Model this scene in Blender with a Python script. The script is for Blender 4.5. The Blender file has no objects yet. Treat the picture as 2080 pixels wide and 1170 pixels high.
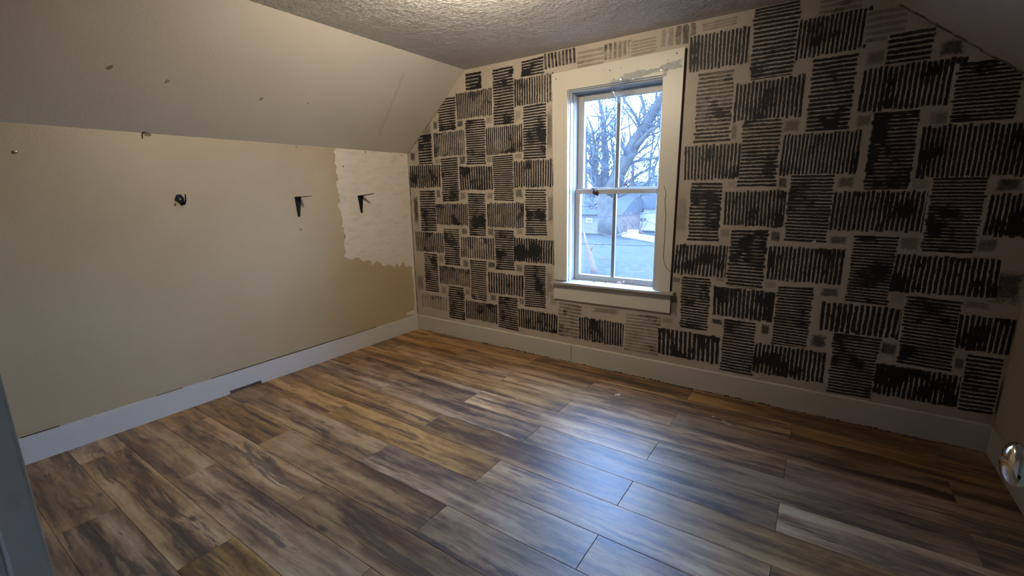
import bpy, bmesh, math, random
from mathutils import Vector, Matrix, noise as mnoise
random.seed(7)
SC = bpy.context.scene
COL = SC.collection

# ------------------------------------------------------------------ camera
FPX = 917.734
CAM = Vector((3.3021, -3.1, 1.35))
_r = Vector((0.826, 0.5635, -0.0158)); _u = Vector((-0.1049, 0.1813, 0.9778)); _f = Vector((-0.5539, 0.806, -0.2088))
_f.normalize(); _r = (_r - _f * _r.dot(_f)).normalized(); _u = _r.cross(_f)
cd = bpy.data.cameras.new('camera'); cam = bpy.data.objects.new('camera', cd); COL.objects.link(cam)
cd.sensor_fit = 'HORIZONTAL'; cd.sensor_width = 36.0; cd.lens = FPX * 36.0 / 2080.0
cd.clip_start = 0.01; cd.clip_end = 600
M = Matrix((( _r.x, _u.x, -_f.x, CAM.x), (_r.y, _u.y, -_f.y, CAM.y), (_r.z, _u.z, -_f.z, CAM.z), (0, 0, 0, 1)))
cam.matrix_world = M
SC.camera = cam

# ------------------------------------------------------------------ light, sky, exposure
SC.view_settings.view_transform = 'Standard'
SC.view_settings.look = 'None'
SC.view_settings.gamma = 1.0
SC.view_settings.use_curve_mapping = False
SC.view_settings.exposure = -0.12
LAMP_POS = (2.08, -1.57, 2.215)
BULB_STRENGTH = 55.0
LAMP_COLOR = (1.0, 0.86, 0.67)
# added unseen disc light, aimed at the left far corner so the rest dims
hd = bpy.data.lights.new('added_disc_light', 'AREA'); hd.shape = 'DISK'; hd.size = 0.11; hd.energy = 31.0; hd.color = LAMP_COLOR
added_light = bpy.data.objects.new('added_disc_light', hd); COL.objects.link(added_light)
added_light.location = (LAMP_POS[0] - 0.035, LAMP_POS[1] + 0.03, LAMP_POS[2] - 0.035)
added_light.rotation_euler = Vector((-0.66, 0.56, -0.17)).to_track_quat('-Z', 'Y').to_euler()
SKY_HORIZON = (20.0, 33.0, 57.0)
SKY_ZENITH = (17.0, 31.0, 62.0)
world = bpy.data.worlds.new('sky'); SC.world = world; world.use_nodes = True
wt = world.node_tree; wt.nodes.clear()
w_out = wt.nodes.new('ShaderNodeOutputWorld'); w_bg = wt.nodes.new('ShaderNodeBackground')
w_tc = wt.nodes.new('ShaderNodeTexCoord'); w_sep = wt.nodes.new('ShaderNodeSeparateXYZ')
w_map = wt.nodes.new('ShaderNodeMapRange'); w_map.inputs[1].default_value = 0.0; w_map.inputs[2].default_value = 0.8
w_mix = wt.nodes.new('ShaderNodeMix'); w_mix.data_type = 'RGBA'
w_mix.inputs[6].default_value = (*SKY_HORIZON, 1); w_mix.inputs[7].default_value = (*SKY_ZENITH, 1)
wt.links.new(w_tc.outputs['Generated'], w_sep.inputs[0]); wt.links.new(w_sep.outputs[2], w_map.inputs[0])
wt.links.new(w_map.outputs[0], w_mix.inputs[0]); wt.links.new(w_mix.outputs[2], w_bg.inputs[0])
wt.links.new(w_bg.outputs[0], w_out.inputs[0])

# ------------------------------------------------------------------ helpers
def ray(px, py):
    return (_f * FPX + _r * (px - 1040) + _u * (585 - py)).normalized()
def at(px, py, axis, val):
    """the point of the plane axis=val that the photograph shows at (px, py)"""
    d = ray(px, py); t = (val - CAM[axis]) / d[axis]
    return CAM + d * t

def tag(o, label=None, cat=None, group=None, kind=None):
    if label: o['label'] = label
    if cat: o['category'] = cat
    if group: o['group'] = group
    if kind: o['kind'] = kind
    return o
def empty(name, loc=(0, 0, 0)):
    o = bpy.data.objects.new(name, None); COL.objects.link(o); o.location = loc
    o.empty_display_size = 0.05
    return o
def obj(name, bm, mat, parent=None, smooth=False):
    me = bpy.data.meshes.new(name)
    bmesh.ops.recalc_face_normals(bm, faces=bm.faces)
    bm.to_mesh(me); bm.free()
    if smooth:
        for p in me.polygons: p.use_smooth = True
    if mat: me.materials.append(mat)
    o = bpy.data.objects.new(name, me); COL.objects.link(o)
    if parent:
        o.parent = parent
        if parent.type == 'EMPTY':
            # geometry is written in room coordinates
            o.matrix_parent_inverse = Matrix.Translation(-Vector(parent.location))
    return o
def struct(name, bm, mat, label=None, smooth=False):
    o = obj(name, bm, mat, None, smooth); tag(o, label, None, None, 'structure'); return o
def box(bm, a, b, bevel=0.0, seg=1):
    x0, y0, z0 = a; x1, y1, z1 = b
    v = [bm.verts.new(p) for p in ((x0,y0,z0),(x1,y0,z0),(x1,y1,z0),(x0,y1,z0),(x0,y0,z1),(x1,y0,z1),(x1,y1,z1),(x0,y1,z1))]
    fs = [bm.faces.new([v[i] for i in q]) for q in ((3,2,1,0),(4,5,6,7),(0,1,5,4),(1,2,6,5),(2,3,7,6),(3,0,4,7))]
    if bevel:
        es = list({e for f in fs for e in f.edges})
        bmesh.ops.bevel(bm, geom=es, offset=bevel, segments=seg, profile=0.5, affect='EDGES')
def prism(bm, pts, d):
    """closed polygon pts (3-D, planar) extruded by the vector d"""
    d = Vector(d); a = [bm.verts.new(p) for p in pts]; b = [bm.verts.new(Vector(p) + d) for p in pts]
    n = len(pts)
    bm.faces.new(a); bm.faces.new(list(reversed(b)))
    for i in range(n): bm.faces.new((a[i], b[i], b[(i+1) % n], a[(i+1) % n]))
def quad(bm, *pts):
    bm.faces.new([bm.verts.new(p) for p in pts])
def tube(bm, pts, rad, sides=6, cap=True):
    pts = [Vector(p) for p in pts]; n = len(pts)
    if not isinstance(rad, (list, tuple)): rad = [rad] * n
    rings = []; up = None
    for i, p in enumerate(pts):
        t = (pts[min(i+1, n-1)] - pts[max(i-1, 0)])
        if t.length < 1e-9: t = Vector((0, 0, 1))
        t.normalize()
        if up is None:
            up = t.orthogonal().normalized()
        else:
            up = (up - t * up.dot(t))
            up = up.normalized() if up.length > 1e-6 else t.orthogonal().normalized()
        s = t.cross(up)
        rings.append([bm.verts.new(p + (up * math.cos(k * 2 * math.pi / sides) + s * math.sin(k * 2 * math.pi / sides)) * rad[i]) for k in range(sides)])
    for a, b in zip(rings, rings[1:]):
        for k in range(sides): bm.faces.new((a[k], a[(k+1) % sides], b[(k+1) % sides], b[k]))
    if cap and sides > 2:
        bm.faces.new(list(reversed(rings[0]))); bm.faces.new(rings[-1])
def lathe(bm, prof, origin, axis, seg=24):
    """prof: (distance along axis, radius)"""
    axis = Vector(axis).normalized(); a = axis.orthogonal().normalized(); b = axis.cross(a); origin = Vector(origin)
    rings = []
    for h, r in prof:
        if r < 1e-6: rings.append([bm.verts.new(origin + axis * h)])
        else: rings.append([bm.verts.new(origin + axis * h + (a * math.cos(2*math.pi*k/seg) + b * math.sin(2*math.pi*k/seg)) * r) for k in range(seg)])
    for p, q in zip(rings, rings[1:]):
        for k in range(seg):
            k2 = (k + 1) % seg
            if len(p) == 1 and len(q) == 1: continue
            if len(p) == 1: bm.faces.new((p[0], q[k2], q[k]))
            elif len(q) == 1: bm.faces.new((p[k], p[k2], q[0]))
            else: bm.faces.new((p[k], p[k2], q[k2], q[k]))

# ------------------------------------------------------------------ node helper
class G:
    def __init__(s, name):
        s.m = bpy.data.materials.new(name); s.m.use_nodes = True
        s.t = s.m.node_tree; s.t.nodes.clear()
        s.out = s.t.nodes.new('ShaderNodeOutputMaterial')
    def n(s, typ, **kw):
        x = s.t.nodes.new(typ)
        for k, v in kw.items(): setattr(x, k, v)
        return x
    def link(s, a, b): s.t.links.new(a, b)
    def put(s, sock, v):
        if hasattr(v, 'is_linked'): s.link(v, sock)
        elif v is not None:
            if isinstance(v, (tuple, list)) and len(v) == 3 and sock.type == 'RGBA': v = (*v, 1)
            sock.default_value = v
    def math(s, op, a, b=None, c=None, clamp=False):
        x = s.n('ShaderNodeMath', operation=op, use_clamp=clamp)
        s.put(x.inputs[0], a)
        if b is not None: s.put(x.inputs[1], b)
        if c is not None: s.put(x.inputs[2], c)
        return x.outputs[0]
    def vec(s, op, a, b=None):
        x = s.n('ShaderNodeVectorMath', operation=op); s.put(x.inputs[0], a)
        if b is not None: s.put(x.inputs[1], b)
        return x.outputs[0]
    def step(s, lo, hi, v):
        x = s.n('ShaderNodeMapRange', interpolation_type='SMOOTHSTEP')
        s.put(x.inputs[0], v); s.put(x.inputs[1], lo); s.put(x.inputs[2], hi); return x.outputs[0]
    def noise(s, co, scale, detail=2, rough=0.5, dist=0.0):
        x = s.n('ShaderNodeTexNoise'); s.put(x.inputs['Vector'], co); x.inputs['Scale'].default_value = scale
        x.inputs['Detail'].default_value = detail; x.inputs['Roughness'].default_value = rough; x.inputs['Distortion'].default_value = dist
        return x.outputs[0]
    def mix(s, f, a, b, blend='MIX'):
        x = s.n('ShaderNodeMix', data_type='RGBA', blend_type=blend); s.put(x.inputs[0], f); s.put(x.inputs[6], a); s.put(x.inputs[7], b)
        return x.outputs[2]
    def ramp(s, f, stops):
        x = s.n('ShaderNodeValToRGB'); e = x.color_ramp.elements
        while len(e) < len(stops): e.new(0.5)
        for i, (p, c) in enumerate(stops): e[i].position = p; e[i].color = (*c, 1)
        s.put(x.inputs[0], f); return x.outputs[0]
    def pos(s): return s.n('ShaderNodeNewGeometry').outputs['Position']
    def objco(s): return s.n('ShaderNodeTexCoord').outputs['Object']
    def bump(s, h, strength, dist):
        x = s.n('ShaderNodeBump'); x.inputs['Strength'].default_value = strength; x.inputs['Distance'].default_value = dist
        s.put(x.inputs['Height'], h); return x.outputs[0]
    def bsdf(s, color, rough=0.5, spec=0.5, metal=0.0, normal=None):
        x = s.n('ShaderNodeBsdfPrincipled'); s.put(x.inputs['Base Color'], color); s.put(x.inputs['Roughness'], rough)
        x.inputs['Specular IOR Level'].default_value = spec; s.put(x.inputs['Metallic'], metal)
        if normal: s.link(normal, x.inputs['Normal'])
        s.link(x.outputs[0], s.out.inputs[0]); return x
def plain(name, color, rough=0.5, spec=0.5, metal=0.0, var=0.12, scale=30.0, bump=0.0):
    g = G(name); p = g.pos(); nz = g.noise(p, scale, 3)
    c = g.mix(nz, tuple(v * (1 - var) for v in color), tuple(min(1, v * (1 + var)) for v in color))
    nm = g.bump(g.noise(p, scale * 4, 3), 0.4, bump) if bump else None
    g.bsdf(c, rough, spec, metal, nm); return g.m

# ------------------------------------------------------------------ room measures
W = 4.1287; H = 2.3333; K = 1.715; SX = 0.7402; SXR = 0.768; YF = -3.083; HB = 0.1465
def slope_l(z): return 0.0 if z <= K else SX * (z - K) / (H - K)
def slope_r(z): return W if z <= K else W - SXR * (z - K) / (H - K)

# ------------------------------------------------------------------ materials
def m_back_wall():
    """sand-coloured plaster with the stamped black strokes: patches carry stroke UVs and paint attributes"""
    g = G('stamped_wall'); p = g.pos()
    coarse = g.noise(p, 3.0, 4); fine = g.math('SUBTRACT', g.noise(p, 75, 3), 0.5); mid = g.math('SUBTRACT', g.noise(p, 19, 2), 0.5)
    base = g.ramp(coarse, [(0.3, (0.355, 0.296, 0.232)), (0.7, (0.43, 0.366, 0.296))])
    at_ = g.n('ShaderNodeAttribute', attribute_name='paint'); sp = g.n('ShaderNodeSeparateColor'); g.link(at_.outputs['Color'], sp.inputs[0])
    dens, seed, kind = sp.outputs[0], sp.outputs[1], sp.outputs[2]
    uv = g.n('ShaderNodeUVMap', uv_map='strokes'); su = g.n('ShaderNodeSeparateXYZ'); g.link(uv.outputs[0], su.inputs[0])
    u, v = su.outputs[0], su.outputs[1]
    u2 = g.math('ADD', u, g.math('ADD', g.math('MULTIPLY', mid, 0.36), g.math('MULTIPLY', fine, 0.34)))
    s = g.math('MULTIPLY', g.math('ABSOLUTE', g.math('SUBTRACT', g.math('FRACT', u2), 0.5)), 2.0)
    off = g.n('ShaderNodeCombineXYZ'); sc = g.math('MULTIPLY', seed, 40.0)
    for i in range(3): g.link(sc, off.inputs[i])
    pb = g.vec('ADD', p, off.outputs[0])
    big = g.noise(pb, 6.5, 3, 0.6)
    blot = g.step(0.50, 0.68, big)
    half = g.math('ADD', g.math('ADD', g.math('MULTIPLY', dens, 0.16), 0.61), g.math('MULTIPLY', g.math('MULTIPLY', blot, dens), 0.60))
    half = g.math('ADD', half, g.math('MULTIPLY', fine, 0.35))
    stroke = g.step(0.0, 0.22, g.math('SUBTRACT', half, s))
    cell = g.n('ShaderNodeTexWhiteNoise', noise_dimensions='2D'); cb = g.n('ShaderNodeCombineXYZ')
    g.link(g.math('FLOOR', u2), cb.inputs[0]); g.link(sc, cb.inputs[1]); g.link(cb.outputs[0], cell.inputs[0])
    edge = g.math('ADD', g.math('MINIMUM', v, g.math('SUBTRACT', 1.0, v)), g.math('MULTIPLY', fine, 0.05))
    t0 = g.math('MULTIPLY', cell.outputs[0], 0.06)
    ends = g.step(t0, g.math('ADD', t0, 0.03), edge)
    dry = g.noise(pb, 34, 5, 0.7)
    lowf = g.noise(pb, 4.5, 2)
    op = g.math('SUBTRACT', g.math('MULTIPLY', dens, 1.95), g.math('MULTIPLY', g.math('MULTIPLY', dry, 0.9), g.math('SUBTRACT', 1.35, dens)))
    op = g.math('ADD', op, g.math('MULTIPLY', g.math('SUBTRACT', lowf, 0.5), 1.1))
    op = g.math('ADD', op, g.math('MULTIPLY', blot, 0.5), clamp=True)
    op = g.math('MAXIMUM', op, 0.42)
    ink_s = g.math('MULTIPLY', g.math('MULTIPLY', stroke, ends), op)
    # soft sponge smudges
    e1 = g.math('MINIMUM', g.math('MINIMUM', u, g.math('SUBTRACT', 1.0, u)), g.math('MINIMUM', v, g.math('SUBTRACT', 1.0, v)))
    e1 = g.math('ADD', e1, g.math('MULTIPLY', g.math('ADD', mid, fine), 0.3))
    ink_p = g.math('MULTIPLY', g.step(0.0, 0.26, e1), g.math('MULTIPLY', dens, g.math('ADD', 0.45, dry), clamp=True))
    kp = g.math('GREATER_THAN', kind, 0.75)
    ks = g.math('MULTIPLY', g.math('GREATER_THAN', kind, 0.25), g.math('SUBTRACT', 1.0, kp))
    inkcol_s = g.mix(g.math('MULTIPLY', op, op), (0.085, 0.064, 0.05), (0.010, 0.0095, 0.011))
    inkcol_p = g.mix(g.math('MULTIPLY', dens, 0.85), (0.20, 0.18, 0.15), (0.03, 0.028, 0.026))
    inside = g.step(0.02, 0.07, g.math('MINIMUM', edge, g.math('MINIMUM', u, 1.0)))
    wash = g.math('MULTIPLY', g.math('MULTIPLY', g.step(0.40, 0.66, g.noise(pb, 8, 4, 0.65)), g.math('MULTIPLY', dens, 0.62)), g.math('MULTIPLY', inside, ks))
    base = g.mix(wash, base, (0.10, 0.083, 0.066))
    c = g.mix(g.math('MULTIPLY', ink_s, ks), base, inkcol_s)
    c = g.mix(g.math('MULTIPLY', ink_p, kp), c, inkcol_p)
    bh = g.math('ADD', g.noise(p, 26, 4, 0.6), g.math('MULTIPLY', g.noise(p, 140, 2), 0.35))
    g.bsdf(c, 0.55, 0.35, 0.0, g.bump(bh, 0.55, 0.006)); return g.m
M_BACK = m_back_wall()

def m_left_wall():
    g = G('tan_wall_paint'); p = g.pos(); n1 = g.noise(p, 1.6, 4); n2 = g.noise(p, 14, 4, 0.6)
    c = g.ramp(n1, [(0.3, (0.37, 0.288, 0.160)), (0.72, (0.415, 0.332, 0.195))])
    c = g.mix(g.math('MULTIPLY', g.step(0.60, 0.78, n2), 0.25), c, (0.34, 0.275, 0.19))
    g.bsdf(c, 0.42, 0.45, 0.0, g.bump(g.noise(p, 95, 4, 0.6), 0.35, 0.003)); return g.m
M_LEFT = m_left_wall()
def m_right_wall():
    g = G('plain_wall_paint'); p = g.pos(); n1 = g.noise(p, 2.0, 4)
    c = g.ramp(n1, [(0.3, (0.36, 0.285, 0.205)), (0.72, (0.42, 0.34, 0.25))])
    g.bsdf(c, 0.5, 0.4, 0.0, g.bump(g.noise(p, 80, 4, 0.6), 0.3, 0.003)); return g.m
M_RIGHT = m_right_wall()
def m_patch():
    g = G('bare_primer'); p = g.pos(); st = g.vec('MULTIPLY', p, (1, 1.0, 3.0))
    n1 = g.noise(st, 9, 5, 0.65); n2 = g.noise(p, 3.2, 3)
    c = g.ramp(n1, [(0.25, (0.50, 0.44, 0.36)), (0.5, (0.60, 0.535, 0.45)), (0.8, (0.64, 0.58, 0.50))])
    c = g.mix(g.step(0.62, 0.75, n2), c, (0.47, 0.42, 0.35))
    g.bsdf(c, 0.5, 0.4, 0.0, g.bump(n1, 0.25, 0.002)); return g.m
M_PATCH = m_patch()
def m_slope():
    g = G('slope_paint'); p = g.pos(); n1 = g.noise(p, 1.3, 5, 0.6); n2 = g.noise(p, 5, 3)
    c = g.ramp(n1, [(0.3, (0.44, 0.395, 0.325)), (0.7, (0.50, 0.45, 0.375))])
    c = g.mix(g.math('MULTIPLY', g.step(0.60, 0.75, n2), 0.18), c, (0.40, 0.34, 0.26))
    # water run: a brown drip line that comes down the left slope near its far end
    A = at(772, 108, 2, 2.2)
    s = g.n('ShaderNodeSeparateXYZ'); g.link(p, s.inputs[0])
    ly = g.math('ADD', s.outputs[1], g.math('ADD', 0.455 , g.math('MULTIPLY', g.math('SUBTRACT', s.outputs[2], 1.9), 0.30)))
    ly = g.math('ADD', ly, g.math('MULTIPLY', g.math('SUBTRACT', g.noise(p, 12, 3), 0.5), 0.05))
    line = g.math('SUBTRACT', 1.0, g.step(0.0, 0.024, g.math('ABSOLUTE', ly)))
    line = g.math('MULTIPLY', line, g.math('LESS_THAN', s.outputs[0], 1.2))
    line = g.math('MULTIPLY', line, g.math('MULTIPLY', g.step(1.78, 1.85, s.outputs[2]), g.math('SUBTRACT', 1.0, g.step(2.2, 2.26, s.outputs[2]))))
    c = g.mix(g.math('MULTIPLY', line, 0.45), c, (0.36, 0.29, 0.17))
    g.bsdf(c, 0.42, 0.45, 0.0, g.bump(g.math('ADD', g.noise(p, 70, 4, 0.6), g.noise(p, 9, 3)), 0.35, 0.004)); return g.m
M_SLOPE = m_slope()
def m_ceiling():
    g = G('knockdown_ceiling'); p = g.pos()
    v1 = g.noise(p, 46, 4, 0.62, 0.6); v2 = g.noise(p, 11, 4, 0.6); v3 = g.noise(p, 120, 3)
    h = g.math('ADD', g.math('ADD', g.math('MULTIPLY', v1, 1.0), g.math('MULTIPLY', v2, 1.4)), g.math('MULTIPLY', v3, 0.25))
    c = g.ramp(g.noise(p, 2.5, 4), [(0.3, (0.52, 0.49, 0.45)), (0.7, (0.60, 0.57, 0.525))])
    g.bsdf(c, 0.27, 0.7, 0.0, g.bump(h, 1.0, 0.05)); return g.m
M_CEIL = m_ceiling()
def m_white(name, color, rough=0.4, var=0.1):
    g = G(name); p = g.pos(); n1 = g.noise(p, 5, 4); n2 = g.noise(p, 60, 3)
    c = g.mix(n1, tuple(x * (1 - var) for x in color), color)
    c = g.mix(g.math('MULTIPLY', g.step(0.64, 0.74, n2), 0.22), c, tuple(x * 0.55 for x in color))
    g.bsdf(c, rough, 0.5, 0.0, g.bump(g.noise(p, 45, 4), 0.25, 0.002)); return g.m
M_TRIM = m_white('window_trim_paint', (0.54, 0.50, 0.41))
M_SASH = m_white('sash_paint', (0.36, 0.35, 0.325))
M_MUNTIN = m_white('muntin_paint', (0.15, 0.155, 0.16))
M_JAMB = m_white('glossy_jamb_paint', (0.42, 0.405, 0.37), 0.16)
M_STOOL = m_white('stool_paint', (0.38, 0.355, 0.30), 0.55)
M_BASE = m_white('baseboard_paint', (0.47, 0.435, 0.36))
M_BASEL = m_white('left_baseboard_paint', (0.56, 0.53, 0.47))
M_DOORTRIM = m_white('door_trim_paint', (0.34, 0.31, 0.245))
M_CAULK = plain('caulk', (0.60, 0.555, 0.47), 0.5)
M_GAP = plain('dark_gap', (0.03, 0.024, 0.018), 0.8, 0.1)
M_RUST = plain('nail_rust', (0.06, 0.045, 0.035), 0.6, 0.3)
M_BLACK = plain('black_enamel', (0.009, 0.009, 0.010), 0.6, 0.18)
M_CHROME = plain('polished_nickel', (0.62, 0.60, 0.55), 0.06, 0.5, 1.0, 0.03)
M_STEEL = plain('bright_steel', (0.85, 0.78, 0.70), 0.15, 0.5, 1.0)

def m_plank():
    g = G('laminate_plank'); p = g.pos()
    oi = g.n('ShaderNodeObjectInfo'); rnd = oi.outputs['Random']
    off = g.n('ShaderNodeCombineXYZ'); g.link(g.math('MULTIPLY', rnd, 37.0), off.inputs[0]); g.link(g.math('MULTIPLY', rnd, 91.0), off.inputs[1]); g.link(g.math('MULTIPLY', rnd, 13.0), off.inputs[2])
    q = g.vec('ADD', p, off.outputs[0])
    warp = g.n('ShaderNodeTexNoise'); g.link(q, warp.inputs['Vector']); warp.inputs['Scale'].default_value = 2.2; warp.inputs['Detail'].default_value = 3
    wv = g.vec('MULTIPLY', g.vec('SUBTRACT', warp.outputs['Color'], (0.5, 0.5, 0.5)), (0.10, 0.045, 0))
    q2 = g.vec('ADD', q, wv)
    qs = g.vec('MULTIPLY', q2, (0.40, 6.4, 1.0))
    a = g.noise(qs, 1.9, 9, 0.62, 0.0)
    mot = g.noise(g.vec('MULTIPLY', q2, (1.5, 4.6, 1)), 2.1, 9, 0.70, 0.5)
    mot2 = g.noise(g.vec('MULTIPLY', q2, (5.0, 22.0, 1)), 1.5, 6, 0.7)
    a = g.math('ADD', g.math('MULTIPLY', a, 0.56), g.math('ADD', g.math('MULTIPLY', mot, 0.36), g.math('MULTIPLY', mot2, 0.10)))
    b = g.noise(g.vec('MULTIPLY', q2, (0.9, 9.0, 1)), 1.4, 9, 0.68, 0.35)
    fineg = g.noise(g.vec('MULTIPLY', q2, (6, 120, 1)), 1.0, 5, 0.65)
    c = g.ramp(a, [(0.36, (0.045, 0.030, 0.023)), (0.44, (0.125, 0.076, 0.050)), (0.495, (0.245, 0.153, 0.088)), (0.545, (0.38, 0.245, 0.138)), (0.63, (0.49, 0.345, 0.21))])
    dark = g.step(0.545, 0.61, b)
    c = g.mix(g.math('MULTIPLY', dark, 0.75), c, (0.052, 0.040, 0.033))
    red = g.step(0.56, 0.70, g.noise(g.vec('MULTIPLY', q2, (0.9, 7, 1)), 1.7, 7, 0.66))
    c = g.mix(g.math('MULTIPLY', red, 0.55), c, (0.13, 0.060, 0.036))
    c = g.mix(g.math('MULTIPLY', g.step(0.45, 0.75, fineg), 0.22), c, (0.42, 0.30, 0.18))
    c = g.mix(g.math('MULTIPLY', g.step(0.5, 0.64, fineg), 0.20), c, (0.05, 0.04, 0.036))
    # knots
    vo = g.n('ShaderNodeTexVoronoi'); g.link(g.vec('MULTIPLY', q2, (2.2, 5.5, 1)), vo.inputs['Vector']); vo.inputs['Scale'].default_value = 1.0
    knot = g.math('SUBTRACT', 1.0, g.step(0.03, 0.10, vo.outputs['Distance']))
    c = g.mix(g.math('MULTIPLY', knot, 0.75), c, (0.035, 0.025, 0.02))
    tint = g.n('ShaderNodeHueSaturation'); g.link(c, tint.inputs['Color'])
    r2 = g.math('FRACT', g.math('MULTIPLY', rnd, 7.31))
    g.link(g.math('ADD', 0.78, g.math('MULTIPLY', r2, 0.5)), tint.inputs['Value'])
    g.link(g.math('ADD', 1.02, g.math('MULTIPLY', g.math('FRACT', g.math('MULTIPLY', rnd, 17.7)), 0.3)), tint.inputs['Saturation'])
    ro = g.math('ADD', 0.36, g.math('MULTIPLY', a, 0.14))
    g.bsdf(tint.outputs[0], ro, 0.38, 0.0, g.bump(g.math('ADD', fineg, g.math('MULTIPLY', g.noise(p, 30, 3), 1.2)), 0.18, 0.0025)); return g.m
M_PLANK = m_plank()
M_SUB = plain('subfloor', (0.02, 0.016, 0.013), 0.9, 0.1)

def m_glass():
    g = G('old_window_glass'); p = g.pos()
    tr = g.n('ShaderNodeBsdfTransparent'); tr.inputs[0].default_value = (0.97, 0.985, 1, 1)
    tl = g.n('ShaderNodeBsdfTranslucent'); tl.inputs[0].default_value = (0.48, 0.62, 0.80, 1)
    gl = g.n('ShaderNodeBsdfGlossy'); gl.inputs['Roughness'].default_value = 0.03
    m1 = g.n('ShaderNodeMixShader'); g.put(m1.inputs[0], g.math('ADD', 0.010, g.math('MULTIPLY', g.step(0.45, 0.8, g.noise(p, 6, 4)), 0.010)))
    g.link(tr.outputs[0], m1.inputs[1]); g.link(tl.outputs[0], m1.inputs[2])
    fr = g.n('ShaderNodeFresnel'); fr.inputs[0].default_value = 1.45
    m2 = g.n('ShaderNodeMixShader'); g.put(m2.inputs[0], g.math('MINIMUM', fr.outputs[0], 0.25))
    g.link(m1.outputs[0], m2.inputs[1]); g.link(gl.outputs[0], m2.inputs[2]); g.link(m2.outputs[0], g.out.inputs[0]); return g.m
M_GLASS = m_glass()
def m_film():
    g = G('clear_plastic_film'); p = g.pos()
    tr = g.n('ShaderNodeBsdfTransparent'); tr.inputs[0].default_value = (0.93, 0.96, 1, 1)
    tl = g.n('ShaderNodeBsdfTranslucent'); tl.inputs[0].default_value = (0.8, 0.88, 1.0, 1)
    gl = g.n('ShaderNodeBsdfGlossy'); gl.inputs['Roughness'].default_value = 0.06
    m1 = g.n('ShaderNodeMixShader'); g.put(m1.inputs[0], g.math('ADD', 0.03, g.math('MULTIPLY', g.step(0.45, 0.7, g.noise(p, 45, 3)), 0.13)))
    g.link(tr.outputs[0], m1.inputs[1]); g.link(tl.outputs[0], m1.inputs[2])
    m2 = g.n('ShaderNodeMixShader'); g.put(m2.inputs[0], 0.22)
    g.link(m1.outputs[0], m2.inputs[1]); g.link(gl.outputs[0], m2.inputs[2]); g.link(m2.outputs[0], g.out.inputs[0]); return g.m
M_FILM = m_film()
M_LEAF = plain('dry_red_leaf', (0.055, 0.020, 0.020), 0.6, 0.3, 0, 0.4, 60)
M_LEAFP = plain('dry_pale_leaf', (0.55, 0.30, 0.24), 0.6, 0.3, 0, 0.3, 80)
M_GLINT = plain('orange_glint', (0.80, 0.42, 0.22), 0.6, 0.3, 0, 0.2, 60)  # bright orange that paints a lamp glint on the pane
M_BARK = plain('bark', (0.0328, 0.0281, 0.0234), 0.9, 0.1, 0, 0.6, 3, 0.03)
M_TWIG = plain('twig_bark', (0.0351, 0.0335, 0.0328), 0.9, 0.1, 0, 0.3, 2)
M_STUMP = plain('stump_bark', (0.0585, 0.0351, 0.0250), 0.9, 0.1, 0, 0.4, 6, 0.03)
def m_grass():
    g = G('winter_lawn'); p = g.pos(); n1 = g.noise(p, 0.35, 5, 0.65); n2 = g.noise(p, 3.5, 4, 0.7)
    c = g.ramp(n1, [(0.35, (0.0085, 0.0067, 0.0050)), (0.5, (0.0067, 0.0082, 0.0040)), (0.66, (0.0112, 0.0093, 0.0071))])
    c = g.mix(g.math('MULTIPLY', g.step(0.50, 0.62, n2), 0.8), c, (0.0265, 0.0197, 0.0154))
    c = g.mix(g.math('MULTIPLY', g.step(0.52, 0.66, g.noise(p, 1.3, 5, 0.7)), 0.7), c, (0.0042, 0.0037, 0.0032))
    g.bsdf(c, 0.9, 0.1, 0.0, g.bump(n2, 0.6, 0.1)); return g.m
M_GRASS = m_grass()

# ------------------------------------------------------------------ room shell
# floor: dark underlay carrying the laminate planks
bm = bmesh.new(); box(bm, (-0.06, YF - 1.5, -0.05), (W + 0.06, 0.05, -0.010))
floor = struct('floor', bm, M_SUB, 'floor of brown and grey streaked laminate planks')
ROW = 0.2035; Y0 = -0.2
rows = [0.03] + [Y0 - ROW * k for k in range(0, 16)]
pr = random.Random(3)
for k in range(len(rows) - 1):
    ya, yb = rows[k], rows[k + 1]
    ph = 2.055 if k % 2 else 2.685          # end joints alternate by half a plank
    xs = [-0.02]; x = ph - 1.22 * 3
    while x < W + 0.02:
        if x > 0.05 and x < W - 0.02: xs.append(x + pr.uniform(-0.006, 0.006))
        x += 1.22
    xs.append(W + 0.02)
    for xa, xb in zip(xs, xs[1:]):
        bm = bmesh.new(); box(bm, (xa + 0.0006, yb + 0.0006, -0.010), (xb - 0.0006, ya - 0.0006, pr.uniform(-0.0004, 0.0)), 0.0012)
        obj('plank', bm, M_PLANK, floor)

# left knee wall
bm = bmesh.new(); box(bm, (-0.12, YF - 0.1, -0.05), (0.0, 0.22, K + 0.02))
wall_left = struct('wall_left', bm, M_LEFT, 'low tan knee wall under the left slope')
# back wall around the window opening
WX0, WX1, WZ0, WZ1 = 1.690, 2.372, 0.655, 2.060
bm = bmesh.new()
box(bm, (-0.12, 0.0, -0.05), (WX0, 0.20, H + 0.1)); box(bm, (WX1, 0.0, -0.05), (W + 0.12, 0.20, H + 0.1))
box(bm, (WX0, 0.0, WZ1), (WX1, 0.20, H + 0.1)); box(bm, (WX0, 0.0, -0.05), (WX1, 0.20, WZ0 - 0.02))
wall_back = struct('wall_back', bm, M_BACK, 'sand gable wall stamped with black basket weave brush strokes')
# right knee wall
bm = bmesh.new(); box(bm, (W, YF - 0.1, -0.05), (W + 0.12, 0.22, K + 0.02))
wall_right = struct('wall_right', bm, M_RIGHT, 'plain tan knee wall on the right')
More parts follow.
